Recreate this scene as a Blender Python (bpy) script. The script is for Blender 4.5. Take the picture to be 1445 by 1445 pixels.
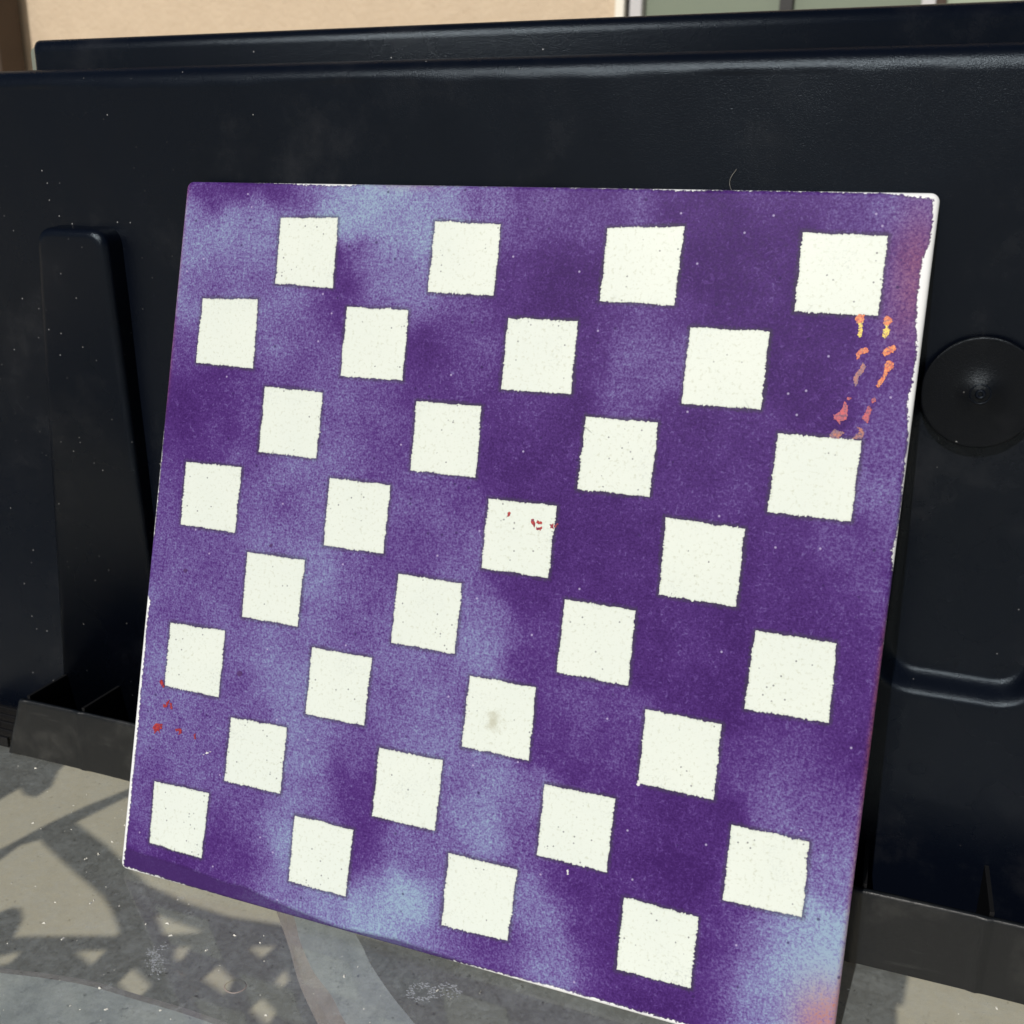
import bpy, bmesh, math, random
import numpy as np
from mathutils import Vector, Matrix

# measured layout: millimetres on the board, metres on the table
CAM = {'loc':(0.14215,-0.30577,0.2913),'rot':[[0.938027,-0.117719,0.325957],[0.346203,0.275445,-0.896813],[0.015789,0.954082,0.299129]],'F':2.0030150625411025}
CLOUD = [(13.8,2.0,0.2),(31.6,1.8,0.1),(49.0,1.5,0.1),(66.1,3.6,0.5),(82.6,3.4,0.85),(101.9,4.5,0.9),(120.6,4.2,0.7),(144.6,3.8,0.45),(161.8,2.1,0.15),(187.2,3.0,0.08),(182.1,7.1,0.35),(201.0,5.4,0.4),(213.9,1.8,0.1),(227.4,6.2,0.1),(252.2,4.4,0.2),(276.3,5.2,0.3),(295.0,7.2,0.45),(6.8,19.8,0.65),(19.8,22.5,0.72),(33.7,19.1,0.7),(43.4,12.9,0.65),(77.1,12.1,0.9),(90.4,14.7,0.8),(103.8,20.0,0.75),(112.5,14.1,0.8),(155.1,18.5,0.35),(165.6,10.1,0.45),(175.4,20.6,0.12),(182.5,9.8,0.3),(228.6,16.4,0.1),(241.5,18.5,0.08),(253.3,13.2,0.1),(299.0,21.5,0.25),(7.1,38.1,0.65),(25.2,37.4,0.55),(39.6,39.8,0.5),(82.7,32.2,0.15),(92.7,34.7,0.6),(108.6,34.0,0.6),(156.7,32.1,0.2),(171.3,34.2,0.08),(182.2,31.1,0.05),(230.4,31.7,0.05),(245.5,31.0,0.05),(255.3,30.6,0.12),(297.9,31.2,0.3),(295.6,41.0,0.3),(5.3,53.6,0.6),(15.1,43.9,0.45),(47.9,51.4,0.55),(61.9,53.6,0.5),(74.9,50.0,0.25),(80.5,41.0,0.15),(119.5,47.6,0.5),(132.4,52.6,0.35),(144.7,54.6,0.3),(155.4,45.8,0.15),(178.2,44.6,0.05),(189.9,49.3,0.15),(201.1,51.3,0.4),(211.4,48.1,0.35),(221.6,45.0,0.2),(237.0,44.1,0.06),(257.7,50.5,0.05),(276.8,49.4,0.08),(297.9,50.5,0.3),(1.9,72.3,0.4),(8.5,74.9,0.25),(56.2,62.8,0.5),(67.3,70.9,0.4),(118.4,64.6,0.1),(127.6,64.0,0.12),(140.0,66.0,0.3),(188.4,60.1,0.12),(207.7,61.4,0.45),(218.5,63.3,0.4),(261.6,62.8,0.06),(276.2,64.2,0.06),(292.8,65.4,0.3),(2.6,93.9,0.1),(17.2,92.7,0.1),(31.5,91.6,0.15),(42.1,90.7,0.3),(86.2,90.0,0.45),(98.8,86.1,0.4),(111.4,85.1,0.3),(122.8,75.6,0.2),(154.4,87.1,0.15),(166.0,86.1,0.3),(180.1,84.9,0.08),(204.2,77.5,0.35),(223.6,83.7,0.15),(237.3,90.3,0.12),(251.7,83.8,0.2),(272.9,76.9,0.1),(296.8,79.7,0.4),(1.0,118.9,0.25),(26.5,110.3,0.2),(44.9,114.6,0.3),(56.3,122.4,0.5),(73.5,123.6,0.55),(88.9,113.1,0.5),(107.8,108.3,0.3),(112.8,96.4,0.35),(156.7,106.2,0.12),(171.4,107.4,0.08),(181.4,95.6,0.1),(228.3,101.5,0.12),(243.9,102.5,0.2),(253.5,98.9,0.15),(300.2,89.1,0.35),(296.2,104.2,0.45),(2.1,137.6,0.35),(8.3,143.1,0.35),(54.2,134.7,0.45),(71.5,135.6,0.4),(78.2,134.9,0.55),(122.3,124.0,0.4),(135.2,128.1,0.4),(146.5,121.2,0.3),(195.6,121.0,0.1),(209.4,122.0,0.06),(219.4,115.6,0.15),(261.4,123.4,0.12),(271.6,127.1,0.18),(289.9,119.8,0.3),(5.0,162.3,0.4),(21.8,163.2,0.45),(36.5,164.3,0.4),(66.5,151.2,0.6),(84.2,157.8,0.65),(101.1,161.3,0.4),(119.1,150.1,0.35),(131.1,145.7,0.3),(146.5,146.4,0.5),(168.2,154.6,0.2),(179.6,153.0,0.1),(201.4,147.1,0.12),(211.6,140.4,0.15),(245.1,156.5,0.12),(255.7,160.0,0.06),(266.8,148.1,0.15),(288.1,144.9,0.2),(299.1,138.3,0.3),(4.5,190.7,0.5),(17.0,185.6,0.4),(46.3,187.3,0.45),(58.1,197.6,0.6),(86.6,178.1,0.55),(102.8,175.7,0.4),(112.7,177.0,0.45),(157.9,167.2,0.55),(159.2,178.2,0.65),(176.2,172.7,0.35),(184.0,166.0,0.2),(225.8,170.1,0.1),(236.5,171.0,0.2),(252.0,171.0,0.08),(299.1,158.1,0.2),(296.3,173.5,0.15),(4.0,219.2,0.55),(52.6,210.8,0.4),(66.4,208.4,0.6),(77.2,212.5,0.65),(121.3,195.9,0.5),(137.0,196.1,0.6),(149.0,194.0,0.45),(186.6,187.5,0.2),(196.2,196.8,0.35),(212.5,193.8,0.35),(243.1,182.9,0.1),(255.6,180.7,0.06),(298.0,188.1,0.15),(296.8,198.3,0.12),(5.1,244.4,0.55),(19.9,241.6,0.5),(37.2,232.0,0.45),(54.0,222.7,0.4),(85.5,226.0,0.6),(83.2,235.4,0.65),(108.9,227.4,0.4),(127.1,218.1,0.5),(139.7,218.5,0.6),(152.0,219.0,0.6),(189.1,209.0,0.15),(203.5,211.7,0.2),(217.0,209.0,0.25),(263.6,205.0,0.25),(275.7,202.6,0.35),(287.8,202.7,0.25),(3.9,267.0,0.45),(11.0,262.3,0.3),(31.8,248.6,0.5),(20.9,250.8,0.45),(48.1,263.9,0.4),(62.7,267.0,0.35),(79.3,260.3,0.6),(98.8,253.1,0.5),(110.9,244.6,0.25),(112.0,253.3,0.15),(153.6,232.9,0.5),(168.6,232.6,0.6),(167.0,244.2,0.75),(183.5,235.0,0.5),(227.7,231.0,0.15),(237.8,226.1,0.12),(253.3,225.4,0.1),(277.2,215.1,0.45),(282.5,219.0,0.5),(298.9,215.5,0.35),(4.6,289.3,0.35),(53.1,275.3,0.2),(58.0,286.5,0.1),(67.9,281.1,0.35),(79.1,272.5,0.75),(116.5,264.1,0.2),(120.6,271.9,0.2),(132.7,266.2,0.55),(144.6,260.6,0.5),(188.6,253.4,0.4),(201.0,261.5,0.15),(220.2,259.6,0.15),(224.6,250.5,0.15),(240.9,230.7,0.12),(245.6,248.2,0.08),(257.5,261.1,0.15),(298.0,228.2,0.5),(296.9,238.6,0.6),(5.7,298.6,0.12),(30.5,300.8,0.12),(48.0,293.5,0.2),(65.5,290.9,0.3),(76.4,294.4,0.6),(100.7,297.5,0.7),(122.3,286.2,0.8),(135.1,286.0,0.95),(134.9,297.8,0.9),(149.2,299.9,0.7),(161.2,296.8,0.4),(178.9,295.0,0.25),(187.7,270.3,0.6),(194.3,277.0,0.65),(192.7,288.5,0.5),(205.1,296.4,0.6),(217.4,282.1,0.15),(223.7,288.6,0.08),(230.5,300.3,0.1),(221.9,297.3,0.3),(259.0,273.9,0.15),(273.2,265.0,0.5),(263.4,267.5,0.3),(285.2,261.9,0.8),(294.3,257.0,0.9),(297.5,263.8,1.0),(291.6,275.5,0.9),(280.4,283.8,0.75),(276.4,292.7,0.6),(261.4,294.3,0.2),(251.7,299.7,0.1),(286.3,292.4,0.8)]
CELLS = {(0,1):[(49.31,15.05),(76.18,14.17),(77.3,43.03),(49.83,42.34)],(0,3):[(120.04,14.65),(147.82,15.18),(148.05,42.65),(120.18,42.61)],(0,5):[(190.65,15.43),(219.44,13.92),(219.11,42.75),(190.94,42.52)],(0,7):[(261.43,14.93),(289.81,15.25),(289.75,42.58),(261.82,42.6)],(1,0):[(14.5,50.43),(42.03,49.48),(43.1,78.61),(14.32,78.14)],(1,2):[(84.8,50.29),(112.46,50.25),(113.16,78.36),(85.13,78.48)],(1,4):[(155.3,51.0),(183.08,50.56),(183.85,78.2),(155.52,78.49)],(1,6):[(225.99,50.46),(254.27,50.33),(254.45,78.05),(226.02,78.17)],(2,1):[(49.78,85.84),(77.48,86.11),(77.74,113.33),(49.98,113.4)],(2,3):[(120.39,86.05),(148.11,85.68),(148.93,113.68),(120.96,113.69)],(2,5):[(190.59,86.11),(218.12,85.87),(218.3,113.46),(190.5,113.47)],(2,7):[(261.52,85.81),(289.54,85.78),(289.3,113.79),(260.98,113.93)],(3,0):[(14.26,121.21),(42.4,120.7),(42.25,148.72),(14.61,148.48)],(3,2):[(85.07,120.71),(112.77,120.66),(112.88,148.41),(85.39,148.62)],(3,4):[(155.42,121.22),(183.19,120.82),(182.94,148.6),(155.59,148.41)],(3,6):[(224.98,120.17),(254.0,120.77),(254.06,148.94),(225.98,148.76)],(4,1):[(49.49,156.12),(77.42,155.8),(77.15,183.81),(50.02,183.8)],(4,3):[(120.52,155.59),(148.04,155.6),(148.24,183.52),(120.56,183.66)],(4,5):[(190.52,155.66),(217.98,155.82),(218.45,183.98),(190.62,183.56)],(4,7):[(261.89,156.41),(289.68,156.61),(290.35,184.54),(261.23,184.82)],(5,0):[(14.34,191.85),(42.41,191.16),(42.47,219.86),(14.67,219.61)],(5,2):[(85.05,191.29),(112.78,191.11),(112.49,219.08),(85.24,219.22)],(5,4):[(155.61,191.03),(183.01,190.88),(183.43,219.31),(155.62,219.24)],(5,6):[(225.89,191.5),(254.03,191.88),(254.33,219.65),(226.68,219.02)],(6,1):[(49.69,227.32),(77.0,226.58),(77.13,254.64),(49.55,254.74)],(6,3):[(120.33,226.69),(148.17,226.22),(148.15,254.72),(120.28,254.88)],(6,5):[(190.85,226.98),(218.62,226.81),(218.55,254.89),(190.93,254.61)],(6,7):[(261.71,227.2),(288.92,227.28),(289.42,254.13),(261.8,254.6)],(7,0):[(14.18,262.4),(42.58,261.77),(41.92,290.54),(14.78,289.8)],(7,2):[(85.15,262.28),(112.63,262.27),(112.28,290.19),(85.38,290.09)],(7,4):[(154.94,262.14),(183.85,262.2),(183.07,290.3),(155.24,291.19)],(7,6):[(226.25,262.6),(253.93,263.08),(254.41,289.47),(226.47,290.04)]}
STRIP = [(0.6,295.0),(14.9,295.5),(33.7,295.9),(55.7,297.9),(64.5,297.3),(77.1,299.7),(97.8,301.9),(111.3,303.2),(136.9,301.6),(155.7,302.5),(174.0,303.6),(191.7,304.5),(203.3,305.2)]
FLECKS = [('orange_paint_fleck',[(282.35,44.04),(283.56,42.3),(285.39,42.75),(285.59,44.42),(284.47,45.41),(283.21,45.3)]),('orange_paint_fleck',[(291.67,43.7),(292.71,42.16),(294.06,43.2),(294.69,44.08),(293.8,45.43),(291.89,45.54)]),('orange_paint_fleck',[(284.3,56.05),(285.19,54.49),(287.04,53.63),(288.5,54.65),(287.28,55.66),(285.58,56.33),(285.58,57.82),(284.5,57.71)]),('orange_paint_fleck',[(292.52,55.31),(293.72,53.56),(296.33,52.1),(297.07,53.89),(295.64,55.1),(293.69,56.34)]),('orange_paint_fleck',[(294.02,59.09),(294.89,57.55),(296.7,58.16),(296.96,60.36),(295.37,61.58),(294.87,63.29),(293.76,65.78),(292.72,67.35),(292.11,66.65),(292.72,64.38),(293.94,62.8)]),('yellow_paint_fleck',[(283.54,45.09),(285.35,43.87),(285.02,45.56),(285.52,48.88),(285.07,50.48),(283.91,49.73),(284.11,47.48)]),('yellow_paint_fleck',[(292.04,45.34),(293.93,45.05),(293.19,46.2),(294.36,47.24),(294.21,48.91),(292.97,50.21),(292.11,49.78),(292.11,47.37),(292.87,46.4)]),('brown_paint_fleck',[(286.77,58.86),(287.82,60.28),(287.34,62.17),(285.97,64.14),(286.02,66.0),(285.29,67.37),(284.3,65.01),(284.61,63.12),(285.98,61.15)]),('brown_paint_fleck',[(278.9,84.64),(280.1,82.64),(283.44,83.46),(282.37,85.07),(281.75,85.88),(279.21,85.74)]),('brown_paint_fleck',[(287.46,81.22),(289.27,81.43),(290.14,82.84),(289.71,85.12),(286.54,85.42),(287.42,83.84),(288.52,82.62)]),('pink_paint_fleck',[(282.54,72.84),(283.63,74.43),(283.98,77.4),(283.62,78.94),(281.93,79.84),(281.89,80.97),(280.84,79.75),(279.48,78.93),(279.19,78.01),(281.18,76.52)]),('pink_paint_fleck',[(290.43,73.3),(291.72,75.24),(291.17,76.59),(290.8,79.42),(288.52,78.13),(289.4,76.56)]),('pink_paint_fleck',[(283.05,71.11),(284.69,71.35),(283.89,72.16),(282.96,71.86)]),('pink_paint_fleck',[(291.08,71.38),(292.22,70.55),(292.55,71.82),(291.43,72.84)]),('red_ink_mark',[(163.73,125.61),(164.89,125.19),(164.97,126.9),(163.81,127.32)]),('red_ink_mark',[(174.39,126.62),(175.35,128.21),(175.41,130.19),(173.89,128.95),(173.57,127.29)]),('red_ink_mark',[(175.96,127.28),(178.08,127.59),(178.0,128.45),(176.23,128.55)]),('red_ink_mark',[(175.79,129.86),(178.48,129.53),(177.89,131.02),(176.06,130.68)]),('red_ink_mark',[(181.39,128.04),(182.54,127.78),(182.92,129.54),(181.55,129.43)]),('red_ink_mark',[(182.93,128.13),(184.45,127.55),(183.84,128.86),(183.15,128.95)]),('red_ink_mark',[(11.57,218.05),(12.96,217.5),(14.7,219.94),(13.85,220.7),(12.07,219.18)]),('red_ink_mark',[(16.86,225.96),(17.77,225.67),(16.85,229.01),(15.75,228.91)]),('red_ink_mark',[(18.17,226.64),(19.13,226.77),(19.79,229.39),(18.45,229.02)]),('red_ink_mark',[(14.9,227.84),(15.6,227.59),(16.14,229.14),(14.83,229.07)]),('red_ink_mark',[(10.48,238.76),(11.96,236.95),(15.2,236.64),(15.45,238.74),(14.02,239.01),(14.63,241.04),(13.02,239.81),(11.77,241.58),(11.23,240.15)]),('red_ink_mark',[(22.21,237.64),(24.97,236.63),(25.91,238.58),(24.26,239.8),(24.05,238.02),(22.66,238.41)]),('red_ink_mark',[(31.92,238.04),(32.58,237.61),(33.34,239.88),(32.49,239.92)]),('purple_paint_drop',[(53.0,207.71),(52.7,208.6),(51.79,209.1),(50.8,208.93),(50.31,208.17),(50.6,207.28),(51.52,206.78),(52.51,206.96)]),('purple_paint_drop',[(20.3,168.06),(20.08,168.69),(19.4,169.04),(18.66,168.89),(18.29,168.33),(18.52,167.69),(19.2,167.35),(19.94,167.5)]),('purple_paint_drop',[(61.21,151.76),(61.04,152.25),(60.53,152.52),(59.98,152.39),(59.7,151.96),(59.86,151.47),(60.38,151.2),(60.93,151.33)]),('white_chip_glint',[(203.35,257.67),(203.86,257.27),(204.08,259.14),(203.53,259.27)]),('white_chip_glint',[(226.18,218.19),(227.32,218.75),(226.98,220.43),(225.84,219.86)]),('white_chip_glint',[(38.67,244.79),(40.05,244.21),(40.46,244.59),(39.08,245.18)]),('white_chip_glint',[(40.73,243.76),(41.43,243.63),(41.13,244.15)]),('white_chip_glint',[(37.69,245.76),(38.38,245.47),(38.08,246.0)])]  # the last few white chips paint a small bright glint
SHADOW = {'thin':[(-0.8504,-0.1423),(-0.832,-0.1592),(-0.8173,-0.1141),(-0.8177,-0.0812),(-0.7997,-0.0592),(-0.7887,-0.0178),(-0.7727,0.0362),(-0.7501,0.0871),(-0.7632,0.1038),(-0.7835,0.0517),(-0.8044,0.0068),(-0.8194,-0.0378),(-0.8334,-0.0983)],'fork':[(-0.8175,-0.0495),(-0.7946,-0.0617),(-0.7423,-0.0831),(-0.7012,-0.0985),(-0.6655,-0.1116),(-0.6419,-0.1254),(-0.6153,-0.1453),(-0.5909,-0.1701),(-0.5496,-0.154),(-0.5618,-0.1429),(-0.5989,-0.1148),(-0.5723,-0.1165),(-0.5243,-0.1197),(-0.4875,-0.115),(-0.4353,-0.098),(-0.445,-0.0821),(-0.5157,-0.0943),(-0.5712,-0.0927),(-0.6291,-0.0834),(-0.6714,-0.065),(-0.7,-0.0522),(-0.7266,-0.0408),(-0.7567,-0.031),(-0.7866,-0.0201),(-0.8046,-0.0288)],'blob':[(-0.7779,-0.2088),(-0.7511,-0.1788),(-0.741,-0.1606),(-0.7298,-0.1586),(-0.7155,-0.1701),(-0.7014,-0.1986),(-0.689,-0.2139),(-0.7474,-0.2367)],'corner':[(-0.9231,-0.0757),(-0.9089,-0.0246),(-0.9104,0.003),(-0.9068,0.0302),(-0.8905,0.0206),(-0.8734,0.0214),(-0.873,0.0436),(-0.8925,0.0748),(-0.8958,0.0928),(-1.0821,0.1445),(-1.156,0.1378)],'lattice':[(-0.7508,-0.2336),(-0.694,-0.207),(-0.5941,-0.1669),(-0.555,-0.1493),(-0.4875,-0.115),(-0.4513,-0.0928),(-0.4277,-0.0824),(-0.3953,-0.0801),(-0.2692,-0.0751),(-0.115,-0.0728),(-0.0766,-0.074),(-0.0143,-0.0665),(0.0383,-0.0727),(0.0459,-0.1347),(-0.1492,-0.267),(-0.5908,-0.3803)],'small':[(0.0924,0.0573),(0.1263,0.057),(0.1529,0.056),(0.1545,0.0035),(0.1559,-0.0443),(0.0998,-0.066)]}  # outlines of unseen plates, traced back from the wanted ground shadows
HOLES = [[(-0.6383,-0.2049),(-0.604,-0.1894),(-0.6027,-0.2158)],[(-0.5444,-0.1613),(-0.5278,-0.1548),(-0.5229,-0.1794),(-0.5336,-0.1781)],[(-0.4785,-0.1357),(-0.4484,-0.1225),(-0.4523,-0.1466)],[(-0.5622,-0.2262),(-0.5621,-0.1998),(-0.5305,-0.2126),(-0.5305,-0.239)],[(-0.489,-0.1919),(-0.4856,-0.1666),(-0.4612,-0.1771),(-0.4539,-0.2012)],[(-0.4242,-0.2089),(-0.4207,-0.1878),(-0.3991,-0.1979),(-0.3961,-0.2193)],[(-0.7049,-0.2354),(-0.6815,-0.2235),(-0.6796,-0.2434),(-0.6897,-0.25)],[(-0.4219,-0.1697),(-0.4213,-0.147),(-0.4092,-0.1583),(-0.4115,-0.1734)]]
BAND1 = [(-0.1828,-0.0607),(-0.1635,-0.0579),(-0.1456,-0.0539),(-0.1241,-0.0504),(-0.1009,-0.0495),(-0.08,-0.0488),(-0.0587,-0.0495),(-0.0286,-0.0538),(-0.0021,-0.06)]
B2L = [(-0.0922,0.0288),(-0.0721,0.0086),(-0.0569,-0.0081),(-0.042,-0.0214),(-0.0275,-0.0333),(-0.0095,-0.0464)]
B2I = [(-0.0886,0.0303),(-0.068,0.0083),(-0.0587,-0.0025),(-0.0451,-0.0151),(-0.0316,-0.0241),(-0.0196,-0.0343),(-0.0008,-0.0464)]
B2R = [(-0.0595,0.026),(-0.0363,0.0071),(-0.0255,-0.0033),(-0.0108,-0.0148),(0.0044,-0.025),(0.0193,-0.0353)]
SUNV = (-0.10471,-0.78286,0.61332)

RND = random.Random(7)
scene = bpy.context.scene
for o_ in list(bpy.data.objects): bpy.data.objects.remove(o_)

# ---------------------------------------------------------------- camera
cam_d = bpy.data.cameras.new('camera'); cam = bpy.data.objects.new('camera', cam_d)
scene.collection.objects.link(cam); scene.camera = cam
_r = CAM['rot']; _l = CAM['loc']
cam.matrix_world = Matrix([[_r[0][0], _r[0][1], _r[0][2], _l[0]], [_r[1][0], _r[1][1], _r[1][2], _l[1]],
                           [_r[2][0], _r[2][1], _r[2][2], _l[2]], [0, 0, 0, 1]])
cam_d.sensor_width = 36; cam_d.sensor_fit = 'HORIZONTAL'; cam_d.lens = CAM['F'] * 18
cam_d.clip_start = 0.01; cam_d.clip_end = 500
cam_d.dof.use_dof = True; cam_d.dof.focus_distance = 0.415; cam_d.dof.aperture_fstop = 20

# ---------------------------------------------------------------- world, sun, exposure
SUN = Vector(SUNV).normalized()
w = bpy.data.worlds.new('World'); scene.world = w; w.use_nodes = True
nt = w.node_tree; nt.nodes.clear()
sky = nt.nodes.new('ShaderNodeTexSky'); sky.sky_type = 'NISHITA'; sky.sun_disc = False
sky.sun_elevation = math.asin(SUN.z); sky.sun_rotation = math.atan2(SUN.x, SUN.y)
bg = nt.nodes.new('ShaderNodeBackground'); bg.inputs['Strength'].default_value = 0.05
wo = nt.nodes.new('ShaderNodeOutputWorld')
nt.links.new(sky.outputs[0], bg.inputs[0]); nt.links.new(bg.outputs[0], wo.inputs[0])
sd = bpy.data.lights.new('sun', 'SUN'); sd.energy = 4.8; sd.angle = math.radians(0.53); sd.color = (1, .955, .88)
sun = bpy.data.objects.new('sun', sd); scene.collection.objects.link(sun)
sun.rotation_euler = SUN.to_track_quat('Z', 'Y').to_euler(); sun.location = SUN * 5
scene.view_settings.view_transform = 'Standard'; scene.view_settings.look = 'None'
scene.view_settings.exposure = -0.54; scene.view_settings.gamma = 1
scene.render.engine = 'CYCLES'; scene.cycles.max_bounces = 12; scene.cycles.transparent_max_bounces = 16

# ---------------------------------------------------------------- helpers
C = scene.collection
def tag(o, label=None, cat=None, group=None, kind=None):
    if label: o['label'] = label
    if cat: o['category'] = cat
    if group: o['group'] = group
    if kind: o['kind'] = kind
    return o
def empty(name, loc=(0, 0, 0), rot=(0, 0, 0)):
    o = bpy.data.objects.new(name, None); C.objects.link(o); o.location = loc; o.rotation_euler = rot
    o.empty_display_size = .02; return o
def mesh(name, verts, faces, mat, parent=None, smooth=False):
    me = bpy.data.meshes.new(name); me.from_pydata([tuple(v) for v in verts], [], faces); me.update()
    if smooth: me.polygons.foreach_set('use_smooth', [True] * len(me.polygons))
    me.materials.append(mat)
    o = bpy.data.objects.new(name, me); C.objects.link(o)
    if parent: o.parent = parent
    return o
def npmesh(name, V, Fq, mat, parent=None, smooth=True):
    me = bpy.data.meshes.new(name)
    V = np.asarray(V, np.float32); Fq = np.asarray(Fq, np.int32)
    me.vertices.add(len(V)); me.vertices.foreach_set('co', V.ravel())
    me.loops.add(Fq.size); me.loops.foreach_set('vertex_index', Fq.ravel())
    me.polygons.add(len(Fq)); me.polygons.foreach_set('loop_start', np.arange(len(Fq), dtype=np.int32) * 4)
    me.polygons.foreach_set('loop_total', np.full(len(Fq), 4, np.int32))
    me.polygons.foreach_set('use_smooth', np.full(len(Fq), smooth))
    me.update(calc_edges=True); me.validate(); me.materials.append(mat)
    o = bpy.data.objects.new(name, me); C.objects.link(o)
    if parent: o.parent = parent
    return o
def from_bm(name, bm, mat, parent=None, smooth=False):
    bmesh.ops.recalc_face_normals(bm, faces=bm.faces)
    me = bpy.data.meshes.new(name); bm.to_mesh(me); bm.free()
    if smooth: me.polygons.foreach_set('use_smooth', [True] * len(me.polygons))
    me.materials.append(mat)
    o = bpy.data.objects.new(name, me); C.objects.link(o)
    if parent: o.parent = parent
    return o
def box(name, x0, x1, y0, y1, z0, z1, mat, parent=None, bev=0.0, seg=2):
    bm = bmesh.new(); bmesh.ops.create_cube(bm, size=1)
    for v in bm.verts:
        v.co = Vector(((x0 + x1) / 2 + v.co.x * (x1 - x0), (y0 + y1) / 2 + v.co.y * (y1 - y0), (z0 + z1) / 2 + v.co.z * (z1 - z0)))
    if bev: bmesh.ops.bevel(bm, geom=list(bm.edges), offset=bev, segments=seg, profile=.5, affect='EDGES')
    return from_bm(name, bm, mat, parent, smooth=False)
def grid_faces(nr, nc):
    a = np.arange(nr * nc).reshape(nr, nc)
    return np.stack([a[:-1, :-1], a[:-1, 1:], a[1:, 1:], a[1:, :-1]], -1).reshape(-1, 4)
def sstep(a, b, x):
    t = np.clip((x - a) / (b - a), 0, 1); return t * t * (3 - 2 * t)

# ---------------------------------------------------------------- materials
def srgb(r, g, b):
    f = lambda c: (c / 255 / 12.92) if c / 255 <= .04045 else ((c / 255 + .055) / 1.055) ** 2.4
    return (f(r), f(g), f(b), 1)
class M:
    def __init__(s, name):
        s.m = bpy.data.materials.new(name); s.m.use_nodes = True; s.t = s.m.node_tree; s.n = s.t.nodes
        s.b = s.n['Principled BSDF']; s.o = s.n['Material Output']
        s.tc = s.n.new('ShaderNodeTexCoord')
    def lk(s, a, b): s.t.links.new(a, b)
    def put(s, sock, v):
        if hasattr(v, 'links'): s.lk(v, sock)
        elif v is not None: sock.default_value = v
    def noise(s, scale, detail=2, rough=.5, vec=None, dist=0):
        n = s.n.new('ShaderNodeTexNoise'); n.inputs['Scale'].default_value = scale; n.inputs['Detail'].default_value = detail
        n.inputs['Roughness'].default_value = rough; n.inputs['Distortion'].default_value = dist
        s.lk(vec or s.tc.outputs['Object'], n.inputs['Vector']); return n.outputs['Fac']
    def voro(s, scale, rnd=1, feat='F1', vec=None):
        n = s.n.new('ShaderNodeTexVoronoi'); n.feature = feat; n.inputs['Scale'].default_value = scale
        n.inputs['Randomness'].default_value = rnd; s.lk(vec or s.tc.outputs['Object'], n.inputs['Vector']); return n
    def math(s, op, a, b=None, c=None, clamp=False):
        n = s.n.new('ShaderNodeMath'); n.operation = op; n.use_clamp = clamp
        s.put(n.inputs[0], a); s.put(n.inputs[1], b); s.put(n.inputs[2], c); return n.outputs[0]
    def ramp(s, v, stops, interp='LINEAR'):
        n = s.n.new('ShaderNodeValToRGB'); n.color_ramp.interpolation = interp; e = n.color_ramp.elements
        while len(e) < len(stops): e.new(.5)
        for k, (p, c) in enumerate(stops):
            e[k].position = p; e[k].color = c if len(c) == 4 else (*c, 1)
        s.put(n.inputs[0], v); return n.outputs[0]
    def step(s, v, a, b):
        n = s.n.new('ShaderNodeMapRange'); n.interpolation_type = 'SMOOTHSTEP'
        s.put(n.inputs[0], v); n.inputs[1].default_value = a; n.inputs[2].default_value = b
        n.inputs[3].default_value = 0; n.inputs[4].default_value = 1; return n.outputs[0]
    def mix(s, f, a, b):
        n = s.n.new('ShaderNodeMix'); n.data_type = 'RGBA'; s.put(n.inputs[0], f); s.put(n.inputs[6], a); s.put(n.inputs[7], b)
        return n.outputs[2]
    def attr(s, name):
        n = s.n.new('ShaderNodeAttribute'); n.attribute_name = name; return n.outputs['Fac']
    def bump(s, h, strength=.3, dist=.001):
        n = s.n.new('ShaderNodeBump'); n.inputs['Strength'].default_value = strength; n.inputs['Distance'].default_value = dist
        s.lk(h, n.inputs['Height']); s.lk(n.outputs[0], s.b.inputs['Normal']); return n
    def set(s, **k):
        for a, v in k.items(): s.put(s.b.inputs[a.replace('_', ' ')], v)
        return s

BLK = (0, 0, 0, 1); WHT = (1, 1, 1, 1)

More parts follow.
